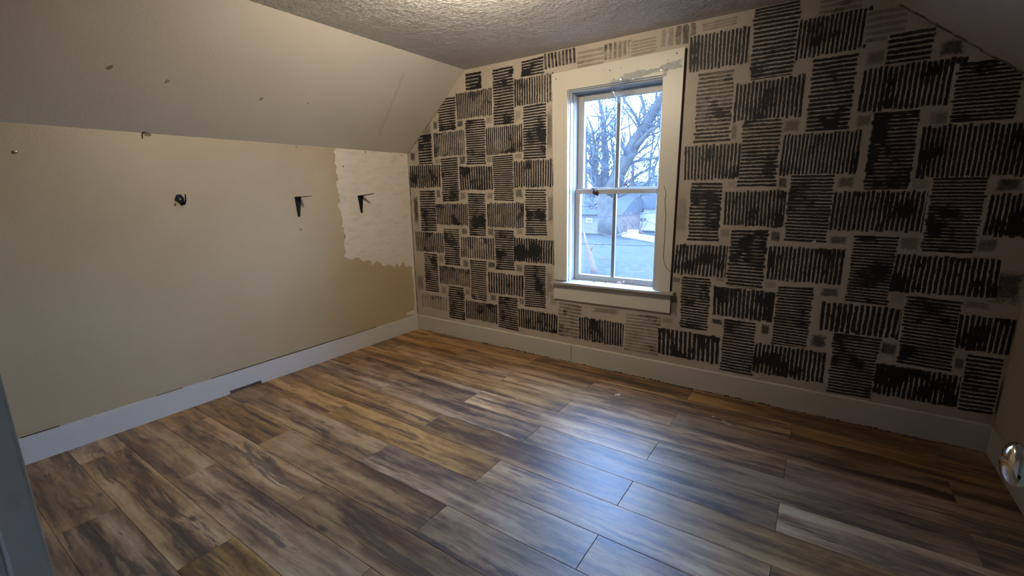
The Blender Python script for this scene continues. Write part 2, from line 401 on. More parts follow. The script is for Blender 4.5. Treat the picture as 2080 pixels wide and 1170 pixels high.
# ceiling and its two slopes
bm = bmesh.new(); nx, ny = 30, 40
box(bm, (SX - 0.01, YF - 0.1, H), (W - SXR + 0.01, 0.1, H + 0.1))
ceiling = struct('ceiling', bm, M_CEIL, 'grey textured ceiling between two sloped sides')
bm = bmesh.new(); prism(bm, [(0, YF - 0.1, K), (SX, YF - 0.1, H), (SX - 0.08, YF - 0.1, H + 0.1), (-0.12, YF - 0.1, K)], (0, -YF + 0.2, 0))
slope_left = obj('slope_panel', bm, M_SLOPE, ceiling); slope_left['label'] = 'pale sloped ceiling panel on the left'
bm = bmesh.new(); prism(bm, [(W, YF - 0.1, K), (W + 0.12, YF - 0.1, K), (W - SXR + 0.08, YF - 0.1, H + 0.1), (W - SXR, YF - 0.1, H)], (0, -YF + 0.2, 0))
slope_right = obj('slope_panel', bm, M_SLOPE, ceiling); slope_right['label'] = 'sloped ceiling panel at upper right, in shade'
# front wall with the doorway the photograph is taken through
DX0, DX1, DH = 2.912, 3.690, 2.03
bm = bmesh.new()
box(bm, (-0.12, YF - 0.12, -0.05), (DX0, YF, H + 0.1)); box(bm, (DX1, YF - 0.12, -0.05), (W + 0.12, YF, H + 0.1)); box(bm, (DX0, YF - 0.12, DH), (DX1, YF, H + 0.1))
struct('wall_front', bm, M_RIGHT, 'wall behind the viewer with the doorway')
# hall behind the doorway, closed so that no sky comes in
bm = bmesh.new()
box(bm, (2.3, YF - 1.32, -0.05), (4.3, YF - 1.22, 2.5)); box(bm, (2.2, YF - 1.32, -0.05), (2.3, YF - 0.12, 2.5)); box(bm, (4.3, YF - 1.32, -0.05), (4.4, YF - 0.12, 2.5)); box(bm, (2.2, YF - 1.32, 2.4), (4.4, YF - 0.1, 2.5))
struct('wall_hall', bm, M_RIGHT, 'plain wall of the hall behind the doorway')

# door trim at the left of the doorway
bm = bmesh.new(); box(bm, (2.80, -3.083, -0.0), (2.920, -3.065, 2.10), 0.0022, 2)
struct('trim_1', bm, M_DOORTRIM, 'grey green door casing at the lower left edge')
bm = bmesh.new(); box(bm, (2.895, YF - 0.13, 0.0), (2.915, YF - 0.0002, DH + 0.02)); box(bm, (DX1 - 0.003, YF - 0.13, 0.0), (DX1 + 0.017, YF - 0.0002, DH + 0.02)); box(bm, (2.915, YF - 0.13, DH - 0.0), (DX1 - 0.003, YF - 0.0002, DH + 0.02))
struct('trim_2', bm, M_DOORTRIM, 'jamb of the doorway around the viewer')

# ------------------------------------------------------------------ baseboards
def ragged(x0, x1, step, amp, r):
    xs = []; x = x0
    while x < x1: xs.append(x); x += step * r.uniform(0.5, 1.5)
    xs.append(x1); return xs
rb = random.Random(11)
base_back = empty('baseboard_back'); tag(base_back, 'cream baseboard along the stamped wall, with a joint under the window', None, None, 'structure')
XJ = at(1160, 715, 1, -0.016).x
for xa, xb in ((0.0, XJ - 0.001), (XJ + 0.001, W)):
    bm = bmesh.new(); box(bm, (xa, -0.016, 0.0), (xb, 0.0, HB), 0.003, 2); obj('board', bm, M_BASE, base_back)
bm = bmesh.new(); box(bm, (XJ - 0.0012, -0.0150, 0.0), (XJ + 0.0012, -0.002, HB - 0.004)); obj('joint_gap', bm, M_GAP, base_back)
# caulk bead on top, uneven
bm = bmesh.new(); pts = []; rad = []
for x in ragged(0.01, W - 0.01, 0.05, 0, rb): pts.append((x, -0.004, HB + 0.001)); rad.append(rb.uniform(0.002, 0.0055))
tube(bm, pts, rad, 6); obj('caulk_bead', bm, M_CAULK, base_back, True)
# dirty ragged gap where the planks meet the board
bm = bmesh.new(); xs = ragged(0.02, W - 0.02, 0.035, 0, rb)
for a, b in zip(xs, xs[1:]):
    h = rb.choice((0.002, 0.003, 0.004, 0.006, 0.010)); prism(bm, [(a, -0.0168, 0.0), (b, -0.0168, 0.0), (b - 0.006, -0.0168, h), (a + 0.006, -0.0168, h * rb.uniform(0.5, 1))], (0, 0.001, 0))
o = obj('ragged_edge', bm, plain('brown_edge_dirt', (0.085, 0.055, 0.030), 0.8, 0.2), base_back); o['kind'] = 'stuff'

base_left = empty('baseboard_left'); tag(base_left, 'white baseboard along the left knee wall, notched at the bottom', None, None, 'structure')
yn0 = at(467, 795, 0, 0.014).y; yn1 = at(531, 772, 0, 0.014).y
zn = 0.024
bm = bmesh.new(); prism(bm, [(0, YF, 0.0), (0, yn0, 0.0), (0, yn0, zn), (0, yn1, zn), (0, yn1, 0.0), (0, -0.016, 0.0), (0, -0.016, HB), (0, YF, HB)], (0.014, 0, 0))
bmesh.ops.bevel(bm, geom=[e for e in bm.edges if all(v.co.z > HB - .01 and v.co.x > .01 for v in e.verts)], offset=0.003, segments=2, affect='EDGES')
obj('board', bm, M_BASEL, base_left)
bm = bmesh.new(); box(bm, (-0.001, yn0, 0.0), (0.002, yn1, zn + 0.002)); obj('notch_gap', bm, plain('notch_wood', (0.10, 0.078, 0.062), 0.7, 0.2), base_left)
# open crack along the top of the board, widest towards the middle
bm = bmesh.new()
def crackpt(px, py): return at(px, py, 0, 0.010)
cy = [crackpt(*p).y for p in ((42, 890), (120, 858), (318, 803), (372, 784), (430, 766), (470, 754), (540, 728), (620, 703), (700, 678), (765, 655))]
for a, b, h in ((cy[0], cy[1], 0.0028), (cy[2], cy[3], 0.0020), (cy[4], cy[5], 0.002), (cy[5], cy[6], 0.003), (cy[6], cy[7], 0.0042), (cy[7], cy[8], 0.0040), (cy[8], cy[9], 0.0026)):
    prism(bm, [(-0.001, a, HB - 0.0), (-0.001, b, HB - 0.0), (-0.001, b, HB + h * 1.3), (-0.001, a, HB + h * 1.2)], (0.0055, 0, 0))
obj('crack', bm, M_GAP, base_left)
# loose paint chips at the foot of the board
bm = bmesh.new()
for px, py in ((215, 885), (245, 870), (262, 862), (300, 848)):
    c = at(px, py, 2, 0.003); prism(bm, [(c.x + dx, c.y + dy, 0.001) for dx, dy in ((-.012, -.03), (.01, -.026), (.014, .02), (-.006, .034))], (0, 0, 0.003))
o = obj('loose_caulk', bm, M_CAULK, base_left)
base_right = empty('baseboard_right'); tag(base_right, 'cream baseboard along the right knee wall', None, None, 'structure')
bm = bmesh.new(); box(bm, (W - 0.014, YF, 0.0), (W, -0.016, HB), 0.003, 2); obj('board', bm, M_BASE, base_right)

# ------------------------------------------------------------------ stamped paint on the back wall
def cr(x0, y0, s):
    return lambda x, y: (x0 + x / s, y0 + y / s)
cA = cr(820, 100, 3.9); cB = cr(820, 380, 3.656); cC = cr(1100, 80, 3.9); cE = cr(1360, 0, 3.9); cF = cr(1700, 0, 3.9)
cG = cr(1360, 280, 4.179); cH = cr(1720, 280, 4.178); cI = cr(1360, 540, 4.179); cJ = cr(1700, 540, 4.179); cK = cr(1100, 580, 5.85); cL = cr(1800, 780, 5.318); P = lambda x, y: (x, y)
# (V: upright strokes, H: level strokes), upper left corner, lower right corner, strokes, paint density
BLOCKS = [
 ('H', cA(490,198), cA(612,332), 6, .95), ('V', cA(418,358), cA(695,520), 20, .62), ('H', cA(705,172), cA(868,580), 20, .75), ('H', cA(930,98), cA(1110,185), 6, .72),
 ('V', cA(875,250), cA(1180,412), 16, .6), ('H', cA(272,400), cA(415,645), 14, .62), ('V', cA(240,672), cA(488,832), 17, .52), ('H', cA(490,568), cA(648,908), 20, .72),
 ('H', cA(110,690), cA(228,908), 11, .74), ('V', cA(48,925), cA(292,1088), 15, .84), ('H', cA(295,868), cB(408,102), 20, .8), ('V', cA(445,938), cA(708,1112), 14, .88),
 ('V', cA(650,625), cA(940,815), 18, .66), ('H', cA(945,458), cA(1125,862), 20, .76), ('V', cA(880,895), cA(1190,1088), 17, .66), ('H', cA(710,850), cB(815,97), 22, .82),
 ('H', cB(120,30), cB(245,326), 17, .88), ('V', cB(245,122), cB(475,282), 18, .78), ('H', cB(480,50), cB(614,358), 20, .75), ('V', cB(622,122), cB(888,304), 19, .64),
 ('H', cB(905,25), cB(1055,357), 20, .70), ('V', cB(90,335), cB(298,486), 15, .58), ('H', cB(300,308), cB(416,582), 17, .62), ('V', cB(425,368), cB(672,540), 15, .56),
 ('H', cB(680,318), cB(820,622), 18, .82), ('V', cB(822,378), cB(1120,572), 17, .88), ('H', cB(155,493), cB(262,782), 18, .62), ('V', cB(268,588), cB(490,742), 17, .56),
 ('H', cB(500,543), cB(617,843), 19, .62), ('V', cB(630,633), cB(884,808), 14, .76), ('H', cB(900,578), cB(1052,900), 20, .86), ('V', cB(135,795), cB(324,912), 10, .40),
 ('H', cB(335,738), cB(452,988), 15, .72), ('V', cB(462,843), cB(697,1014), 17, .78), ('H', cB(705,813), cB(847,1064), 15, .86), ('V', cB(855,903), cB(1140,1090), 17, .84),
 ('H', cK(210,205), cK(465,635), 10, .50), ('V', cK(455,380), cK(1005,735), 19, .78), ('H', cK(1005,330), cK(1390,830), 12, .44), ('V', cK(1400,510), cI(408,838), 14, .84),
 ('V', cC(25,120), cC(265,182), 9, .52), ('H', cC(288,100), cC(492,188), 4, .36), ('V', cC(500,52), cC(708,118), 6, .42), ('H', cC(720,22), cC(905,92), 5, .36), ('V', P(1343,62), P(1412,82), 5, .36),
 ('V', cE(172,298), cE(640,490), 17, .82), ('H', P(1432,48), P(1493,50), 3, .36), ('H', P(1536,14), cE(985,600), 18, .82), ('V', cE(1040,162), cE(1548,385), 16, .76),
 ('H', cE(228,588), cE(465,1110), 18, .56), ('V', cE(530,668), cE(1035,915), 17, .84), ('H', cE(1150,480), cE(1412,1055), 18, .88), ('H', cE(590,962), cG(890,405), 18, .64),
 ('H', P(1668,2), P(1752,12), 3, .34), ('H', cF(270,90), cF(520,300), 5, .36), ('H', cF(420,280), cF(725,470), 6, .60), ('V', cF(215,560), cF(955,828), 19, .84), ('H', cF(972,515), cF(1385,965), 16, .74),
 ('H', P(1779,232), P(1845,386), 20, .92), ('V', P(1879,259), P(2110,355), 24, .97),
 ('V', cG(140,82), cG(582,342), 16, .66), ('V', P(1593,277), P(1737,353), 20, .70), ('H', cG(185,388), cG(412,874), 17, .76), ('V', cG(480,455), cG(962,752), 17, .88),
 ('H', cG(1042,325), cG(1322,888), 20, .88), ('V', P(1697,392), P(1874,472), 20, .88), ('V', P(1374,497), cI(482,98), 15, .72), ('H', P(1486,467), P(1546,590), 18, .88),
 ('V', P(1563,500), P(1706,577), 18, .97), ('H', P(1737,480), P(1803,619), 22, .97),
 ('H', P(1898,364), P(1978,514), 22, .90), ('V', P(2014,398), P(2092,482), 9, .86), ('V', P(1823,516), P(2018,606), 19, .97),
 ('H', cI(115,88), cI(312,550), 19, .78), ('V', cI(385,180), cI(882,482), 15, .93), ('H', cI(920,172), cI(1162,710), 21, .88), ('V', P(1673,614), P(1828,690), 15, .80),
 ('H', cI(465,455), cI(692,928), 18, .72), ('V', cI(735,655), cI(1290,1000), 17, .88), ('H', P(1697,676), P(1766,810), 20, .84), ('H', P(1844,604), P(1928,752), 20, .99),
 ('V', P(1955,640), P(2046,719), 10, .97), ('V', P(1786,739), P(1955,828), 18, .95), ('H', P(1970,722), P(2012,843), 14, .70),
]
# sponge smudges: upper left corner, lower right corner, density
SMUDGES = [
 (cA(645,530), cA(705,590), .45), (cA(880,475), cA(935,565), .35), (cA(415,566), cA(477,614), .85), (cA(435,840), cA(495,916), .85), (cA(650,840), cA(705,900), .5), (cA(875,820), cA(940,872), .45),
 (cA(240,862), cA(290,912), .4), (cA(1128,445), cA(1180,832), .62), (cA(230,568), cA(272,640), .7), (cA(45,815), cA(97,892), .75),
 (cB(415,33), cB(467,97), .55), (cB(615,35), cB(667,92), .5), (cB(825,8), cB(887,87), .65), (cB(240,13), cB(277,87), .7), (cB(425,298), cB(477,357), .65), (cB(618,298), cB(677,367), .65), (cB(835,308), cB(890,358), .45),
 (cB(435,528), cB(487,602), .6), (cB(623,553), cB(687,607), .75), (cB(830,568), cB(887,637), .6), (cB(1068,38), cB(1110,302), .55), (cB(68,45), cB(117,302), .85), (cB(95,640), cB(157,772), .5), (cB(275,728), cB(327,797), .45),
 (cB(452,752), cB(497,810), .5), (cB(638,793), cB(692,852), .65), (cB(850,818), cB(907,882), .55), (cB(1058,588), cB(1112,862), .45), (cB(255,498), cB(302,567), .45),
 (cE(895,942), cE(1037,1047), .55), (cE(483,968), cE(532,1117), .5), (cF(222,398), cF(402,512), .55), (cF(262,80), cF(522,200), .85), (cF(812,318), cF(1015,435), .9), (cF(715,878), cF(1065,992), .55), (P(1737,233), P(1776,258), .55),
 (cG(918,323), cG(1003,432), .9), (cG(858,783), cG(947,887), .75), (cG(1348,823), cG(1512,917), .7), (cG(1428,328), cG(1572,432), .65), (cG(413,768), cG(522,852), .4), (cG(66,470), cG(140,852), .4), (cG(480,360), cG(570,430), .25),
 (cH(528,328), cH(722,462), .3), (cH(1268,328), cH(1510,462), .75), (cH(448,838), cH(612,962), .55), (cH(1088,838), cH(1282,982), .6),
 (cI(800,110), cI(912,205), .35), (cI(1283,173), cI(1437,277), .97), (cI(343,438), cI(457,507), .9), (cI(773,488), cI(847,592), .85), (cI(1203,568), cI(1332,712), .95), (cI(18,88), cI(102,152), .6), (cI(0,230), cI(70,440), .55), (cI(385,92), cI(480,140), .5),
 (cJ(343,628), cJ(522,777), .95), (cJ(1088,288), cJ(1302,382), .5), (cJ(1323,15), cJ(1565,352), .85), (cJ(958,758), cJ(1162,902), .7), (P(2018,752), P(2052,862), 1.0), (cJ(420,215), cJ(595,345), .25),
 (cK(558,238), cK(962,372), .5), (cK(1398,358), cK(1582,472), .4), (cK(90,80), cK(190,260), .35), (cA(20,640), cA(110,760), .5), (cA(140,560), cA(225,700), .5),
]
YP = -0.0006
rp = random.Random(21)
def paint_patch(name, x0, x1, z0, z1, kind, n, dens, yoff, jit):
    N = 6
    c = [(x0 + rp.uniform(-jit, jit), z1 + rp.uniform(-jit, jit)), (x1 + rp.uniform(-jit, jit), z1 + rp.uniform(-jit, jit)), (x1 + rp.uniform(-jit, jit), z0 + rp.uniform(-jit, jit)), (x0 + rp.uniform(-jit, jit), z0 + rp.uniform(-jit, jit))]
    seed = rp.random(); co = []; uvs = []
    for j in range(N + 1):
        b = j / N
        for i in range(N + 1):
            a = i / N
            x = (c[0][0]*(1-a) + c[1][0]*a)*(1-b) + (c[3][0]*(1-a) + c[2][0]*a)*b
            z = (c[0][1]*(1-a) + c[1][1]*a)*(1-b) + (c[3][1]*(1-a) + c[2][1]*a)*b
            z = min(max(z, HB + 0.002), H - 0.002); x = min(max(x, slope_l(z) + 0.003), slope_r(z) - 0.003)
            co.append((x, yoff, z)); uvs.append((a, b))
    fc = [(j*(N+1)+i, (j+1)*(N+1)+i, (j+1)*(N+1)+i+1, j*(N+1)+i+1) for j in range(N) for i in range(N)]
    me = bpy.data.meshes.new(name); me.from_pydata(co, [], fc); me.update()
    ul = me.uv_layers.new(name='strokes')
    for lp in me.loops:
        a, b = uvs[lp.vertex_index]
        ul.data[lp.index].uv = (a * n, b) if kind == 'V' else ((b * n, a) if kind == 'H' else (a, b))
    at_ = me.attributes.new('paint', 'FLOAT_COLOR', 'POINT')
    kv = 1.0 if kind == 'S' else 0.5
    for i in range(len(co)): at_.data[i].color = (dens, seed, kv, 1)
    me.materials.append(M_BACK)
    o = bpy.data.objects.new(name, me); COL.objects.link(o); o.parent = wall_back; return o
for tl, br, dens in SMUDGES:
    dens = min(1.0, dens * 1.25 + 0.05)
    A = at(*tl, 1, 0.0); B = at(*br, 1, 0.0)
    paint_patch('painted_smudge', A.x, B.x, B.z, A.z, 'S', 1, dens, YP - len(wall_back.children) * 6e-6, 0.004)
for kind, tl, br, n, dens in BLOCKS:
    if dens > 0.5: dens = min(1.0, dens + (0.10 if kind == 'V' else 0.05))
    A = at(*tl, 1, 0.0); B = at(*br, 1, 0.0)
    gx, gz = (0.007, 0.012) if kind == 'V' else (0.013, 0.006)
    paint_patch('painted_block', A.x - gx, B.x + gx, B.z - gz, A.z + gz, kind, n, dens, YP - len(wall_back.children) * 6e-6, 0.006)
# dark dirty seam in the corner and along the left slope
def seam(pts, w):
    bm = bmesh.new()
    for (x, z), (x2, z2) in zip(pts, pts[1:]):
        d = Vector((x2 - x, 0, z2 - z)); s = Vector((d.z, 0, -d.x)).normalized() * w * rp.uniform(0.4, 1.2)
        a = Vector((x, -0.0018, z)); b = Vector((x2, -0.0018, z2))
        quad(bm, a, b, b + s, a + s)
    return bm
pts = [(0.006 + rp.uniform(0, .004), HB + 0.03 + (K - HB - 0.2) * i / 26) for i in range(27)]
obj('corner_crack', seam(pts, 0.006), M_GAP, wall_back)
pts = [(slope_l(K + (H - K) * t) + 0.003 + rp.uniform(0, .007), K + (H - K) * t) for t in [i / 40 * 0.62 for i in range(41)]]
o = obj('corner_crack', seam(pts, 0.009), plain('slope_seam_dirt', (0.15, 0.125, 0.095), 0.8, 0.2), wall_back)
pts = [(slope_r(K + (H - K) * t) - 0.012 - rp.uniform(0, .008), K + (H - K) * t) for t in [i / 30 * 0.8 for i in range(31)]]
obj('corner_crack', seam(pts, 0.008), bpy.data.materials['slope_seam_dirt'], wall_back)

# ------------------------------------------------------------------ left wall details
# bare, unpainted primer patch with a ragged brushed edge, running down the corner
edge = [(679,299),(681,318),(679,330),(683,338),(682,348),(687,362),(684,372),(688,392),(690,408),(688,420),(693,432),(697,446),(694,458),(699,470),(702,482),(698,494),(701,505),(704,514),(700,522),(714,527),(724,523),(738,530),(750,528),(757,537),(768,531),(780,540),(792,537),(800,545),(806,535),(812,543),(818,532),(824,542),(836,537)]
poly = [at(x, y, 0, 0.0) for x, y in edge]
rr = random.Random(5); fine = []
for a, b in zip(poly, poly[1:]):
    for k in range(4):
        t = k / 4; q = a.lerp(b, t); am = rr.choice((.004, .008, .016)); q.y += rr.uniform(-am, am); q.z += rr.uniform(-am, am); fine.append(q)
strip_y = at(836, 540, 0, 0.0).y
for k in range(12):
    t = k / 11; z = at(836, 540, 0, 0).z * (1 - t) + (HB + 0.055) * t; fine.append(Vector((0, strip_y + rr.uniform(-.006, .006) + 0.01 * math.sin(3 * t), z)))
for px, py in ((834, 632), (829, 633), (826, 637), (825, 640)): q = at(px, py, 0, 0.0); fine.append(Vector((0, q.y, max(q.z, HB))))
fine += [Vector((0, -0.002, HB)), Vector((0, -0.002, K - 0.002)), Vector((0, poly[0].y, K - 0.002))]
from mathutils.geometry import tessellate_polygon
fine = [Vector((0.0008, min(p.y, -0.002), min(max(p.z, HB), K - 0.002))) for p in fine]
bm = bmesh.new(); vs = [bm.verts.new(p) for p in fine]
for t in tessellate_polygon([fine]):
    try: bm.faces.new([vs[i] for i in t])
    except ValueError: pass
o = obj('bare_patch', bm, M_PATCH, wall_left); o['label'] = 'unpainted off-white patch with ragged brushed edge beside the corner'
# scuffs and old screw holes
def blotch(name, px, py, axis_pt, r, mat, parent, nrm, thick=0.0012, sq=1.0):
    c = Vector(axis_pt); nrm = Vector(nrm).normalized(); a = nrm.orthogonal().normalized(); b = nrm.cross(a)
    bm = bmesh.new(); pts = []
    for k in range(11):
        t = 2 * math.pi * k / 11; rad = r * rr.uniform(0.65, 1.2)
        pts.append(c + a * math.cos(t) * rad + b * math.sin(t) * rad * sq)
    prism(bm, pts, nrm * thick); return obj(name, bm, mat, parent)
M_SCUFF = plain('scuff', (0.22, 0.19, 0.145), 0.8, 0.2, 0, 0.3, 60)
for px, py, r in ((611, 466, .010), (602, 298, .008), (742, 309, .008), (697, 338, .009), (816, 316, .007), (700, 480, .009), (395, 276, .010)):
    blotch('scuff', px, py, at(px, py, 0, 0.0005), r, M_SCUFF, wall_left, (1, 0, 0))
# chipped spots on the left slope
sl_n = Vector((H - K, 0, -SX)).normalized()
def on_slope(px, py):
    d = ray(px, py); t = (Vector((0, 0, K)) - CAM).dot(sl_n) / d.dot(sl_n); return CAM + d * t
for px, py, r, m in ((222, 138, .020, M_SCUFF), (340, 165, .016, plain('faint_scuff', (0.30, 0.25, 0.19), 0.8, 0.2)), (530, 201, .016, M_SCUFF), (625, 210, .010, bpy.data.materials['faint_scuff'])):
    blotch('chip', px, py, on_slope(px, py), r, m, slope_left, sl_n, 0.0008, 0.6)

# shelf brackets
def bracket(corner, right, tip, arm, label):
    A = at(*corner, 0, 0.0); B = at(*right, 0, 0.0); T = at(*tip, 0, 0.0)
    root = empty('shelf_bracket', (0, (A.y + B.y) / 2, A.z)); tag(root, label, 'bracket', 'black shelf brackets on the left wall')
    bm = bmesh.new()
    wt_ = 0.010
    pts = [(0.0, A.y, A.z), (0.0, T.y - wt_, T.z + 0.010), (0.0, T.y - wt_ * .6, T.z + 0.002), (0.0, T.y + wt_ * .6, T.z + 0.002), (0.0, T.y + wt_, T.z + 0.010), (0.0, B.y, B.z)]
    prism(bm, pts, (0.0035, 0, 0)); obj('wall_plate', bm, M_BLACK, root)
    E_ = at(*arm, 1, (A.y + B.y) / 2)
    L = E_.x; zt = A.z; ze = E_.z; yc = E_.y
    bm = bmesh.new(); h = (B.y - A.y) / 2; ym = (A.y + B.y) / 2
    pts = [(0.0, ym - h, zt), (0.02, ym - h, zt + (ze - zt) * .1), (L - 0.012, yc - wt_ * .8, ze - 0.0005), (L, yc - wt_ * .5, ze), (L, yc + wt_ * .5, ze), (L - 0.012, yc + wt_ * .8, ze - 0.0005), (0.02, ym + h, zt + (ze - zt) * .1), (0.0, ym + h, zt)]
    prism(bm, pts, (0, 0, -0.0035)); obj('shelf_arm', bm, M_BLACK, root)
    for f_ in (0.3, 0.72):
        q = Vector((0.0035, ym * (1 - f_) + T.y * f_, A.z * (1 - f_) + T.z * f_)); bm = bmesh.new()
        lathe(bm, [(0, 0.0045), (0.0012, 0.004), (0.002, 0.0)], q, (1, 0, 0), 10); obj('screw_head', bm, M_BLACK, root, True)
    return root
bracket((598, 400), (611, 400), (607.5, 441), (633, 397.5), 'black shelf bracket on tan paint, left of the pale patch')
bracket((726, 397.5), (737, 397.5), (734.5, 433.5), (760, 393), 'black shelf bracket standing on the pale unpainted patch')

# small black hook on the wall
c = at(366, 406, 0, 0.0)
root = empty('wall_hook', c); tag(root, 'small black metal hook alone on the tan wall', 'hook')
bm = bmesh.new(); prism(bm, [(0, c.y + dy, c.z + dz) for dy, dz in ((-.030, .0), (-.018, .030), (.006, .034), (.020, .012), (.018, -.030), (.004, -.036), (-.014, -.014))], (0.005, 0, 0)); obj('back_plate', bm, M_BLACK, root)
bm = bmesh.new(); tube(bm, [(0.004, c.y + .004, c.z - .02), (0.028, c.y + .008, c.z - .026), (0.040, c.y + .014, c.z - .004), (0.040, c.y + .018, c.z + .034)], [.006, .006, .0055, .003], 8); obj('prong', bm, M_BLACK, root, True)
bm = bmesh.new(); lathe(bm, [(0, .006), (.003, .0055), (.005, 0)], (0.005, c.y - .002, c.z + 0.004), (1, 0, 0), 10); obj('screw_head', bm, M_STEEL, root, True)
bm = bmesh.new(); tube(bm, [(0.002, c.y - .030, c.z - .024), (0.010, c.y - .034, c.z - .036)], [.004, .002], 6); obj('bent_nail', bm, M_RUST, root)
# bent screw hook under the slope
c = at(290, 274, 0, 0.0)
root = empty('screw_hook', c); tag(root, 'tiny dark bent wire hook just below the left slope', 'hook')
bm = bmesh.new(); tube(bm, [(0.0, c.y, c.z + .012), (0.016, c.y + .006, c.z + .014), (0.022, c.y + .026, c.z + .004), (0.012, c.y + .034, c.z)], .0035, 6); obj('shank', bm, M_RUST, root, True)
bm = bmesh.new(); tube(bm, [(0.0, c.y, c.z + .014), (0.006, c.y - .006, c.z - .022)], [.0035, .002], 6); obj('tail', bm, M_RUST, root, True)
# shiny screw
c = at(30, 308, 0, 0.0); bm = bmesh.new(); lathe(bm, [(0, .004), (.008, .004), (.009, .009), (.013, .007), (.015, 0)], c, (1, 0, 0), 12)
tag(obj('screw', bm, M_STEEL, None, True), 'shiny screw head high at the left end of the tan wall', 'screw')

# ------------------------------------------------------------------ window
win = empty('window_1', (2.03, 0, 0.655)); tag(win, 'cream framed double hung window in the stamped wall', None, None, 'structure')
def wbox(name, a, b, mat=M_TRIM, bev=0.003, parent=win, seg=2):
    bm = bmesh.new(); box(bm, a, b, bev, seg); return obj(name, bm, mat, parent)
# casing boards, slightly out of square as in the photograph
bm = bmesh.new(); prism(bm, [(1.5935, -0.020, 0.665), (1.704, -0.020, 0.665), (1.692, -0.020, 2.1), (1.5662, -0.020, 2.178)], (0, 0.0198, 0)); obj('side_casing', bm, M_TRIM, win)
bm = bmesh.new(); prism(bm, [(2.388, -0.020, 0.665), (2.4866, -0.020, 0.665), (2.4945, -0.020, 2.19), (2.368, -0.020, 2.06)], (0, 0.0198, 0)); obj('side_casing', bm, M_TRIM, win)
bm = bmesh.new(); prism(bm, [(1.5662, -0.0205, 2.178), (1.567, -0.0205, 2.052), (2.491, -0.0205, 2.058), (2.4953, -0.0205, 2.1955)], (0, 0.0203, 0)); obj('head_casing', bm, M_TRIM, win)
# dark gap at the right edge of the casing
bm = bmesh.new(); prism(bm, [(2.4868, -0.014, 0.665), (2.4925, -0.014, 0.665), (2.5012, -0.014, 2.19), (2.4956, -0.014, 2.19)], (0, 0.0135, 0)); obj('casing_gap', bm, M_GAP, win)
# jamb liner, stops and head
wbox('jamb', (1.672, -0.001, 0.63), (1.697, 0.24, 2.08), M_JAMB, 0); wbox('jamb', (2.366, -0.001, 0.63), (2.39, 0.24, 2.08), M_JAMB, 0)
wbox('head_jamb', (1.697, -0.001, 2.047), (2.366, 0.24, 2.08), M_JAMB, 0)
wbox('stop', (1.697, 0.020, 0.655), (1.7025, 0.050, 2.047), M_JAMB, 0.002); wbox('stop', (2.360, 0.020, 0.655), (2.366, 0.050, 2.047), M_JAMB, 0.002); wbox('stop', (1.7025, 0.020, 2.040), (2.360, 0.050, 2.047), M_JAMB, 0.002)
wbox('stop', (1.697, 0.078, 0.655), (1.7010, 0.108, 2.047), M_JAMB, 0.002); wbox('stop', (2.362, 0.078, 0.655), (2.366, 0.108, 2.047), M_JAMB, 0.002)
wbox('outer_sill', (1.697, 0.155, 0.600), (2.366, 0.30, 0.652), M_TRIM, 0.004)
# stool and apron
bm = bmesh.new(); prism(bm, [(1.5844, -0.062, 0.6560), (2.5202, -0.062, 0.6655), (2.5202, -0.0002, 0.6655), (2.366, 0.0, 0.6655), (2.366, 0.16, 0.655), (1.697, 0.16, 0.655), (1.697, 0.0, 0.656), (1.5844, -0.0002, 0.656)], (0, 0, -0.019))
bmesh.ops.bevel(bm, geom=[e for e in bm.edges if all(v.co.y < -0.06 for v in e.verts)], offset=0.004, segments=2, affect='EDGES'); obj('stool', bm, M_STOOL, win)
bm = bmesh.new(); prism(bm, [(1.5889, -0.020, 0.637), (2.4925, -0.020, 0.646), (2.495, -0.020, 0.516), (1.5889, -0.020, 0.511)], (0, 0.0198, 0)); obj('apron', bm, M_TRIM, win)
# nails left in the casing
for px, py in ((1129.5, 160.5), (1239, 143), (1227, 142.5), (1375.5, 108), (1357, 122), (1262, 138)):
    q = at(px, py, 1, -0.0205); bm = bmesh.new(); lathe(bm, [(0, .0042 if px not in (1357, 1262, 1227) else .0025), (.002, .0038 if px not in (1357, 1262, 1227) else .002), (.003, 0)], q, (0, -1, 0), 8); obj('nail', bm, M_RUST, win, True)
def sash(name, y, x0, x1, z0, z1, gx0, gx1, gz0, gz1, mx0, mx1, dep):
    fr = empty(name, (0, 0, 0)); fr.parent = win; fr.matrix_parent_inverse = Matrix.Translation(-Vector(win.location))
    fr['label'] = name.replace('_', ' ') + ' with two tall panes'
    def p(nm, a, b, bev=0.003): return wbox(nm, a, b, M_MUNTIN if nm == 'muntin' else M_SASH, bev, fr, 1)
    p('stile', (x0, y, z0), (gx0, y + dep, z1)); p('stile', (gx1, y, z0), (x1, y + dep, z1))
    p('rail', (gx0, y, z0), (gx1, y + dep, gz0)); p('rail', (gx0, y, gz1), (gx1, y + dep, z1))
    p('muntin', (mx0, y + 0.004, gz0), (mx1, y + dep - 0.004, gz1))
    for a, b in ((gx0, mx0), (mx1, gx1)):
        bm = bmesh.new(); quad(bm, (a - .002, y + dep * .55, gz0 - .002), (b + .002, y + dep * .55, gz0 - .002), (b + .002, y + dep * .55, gz1 + .002), (a - .002, y + dep * .55, gz1 + .002)); obj('pane', bm, M_GLASS, fr)
    return fr
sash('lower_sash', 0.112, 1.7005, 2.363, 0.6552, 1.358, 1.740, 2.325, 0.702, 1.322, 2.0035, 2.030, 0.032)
sash('upper_sash', 0.150, 1.6995, 2.364, 1.330, 2.044, 1.747, 2.318, 1.368, 1.994, 1.998, 2.026, 0.032)

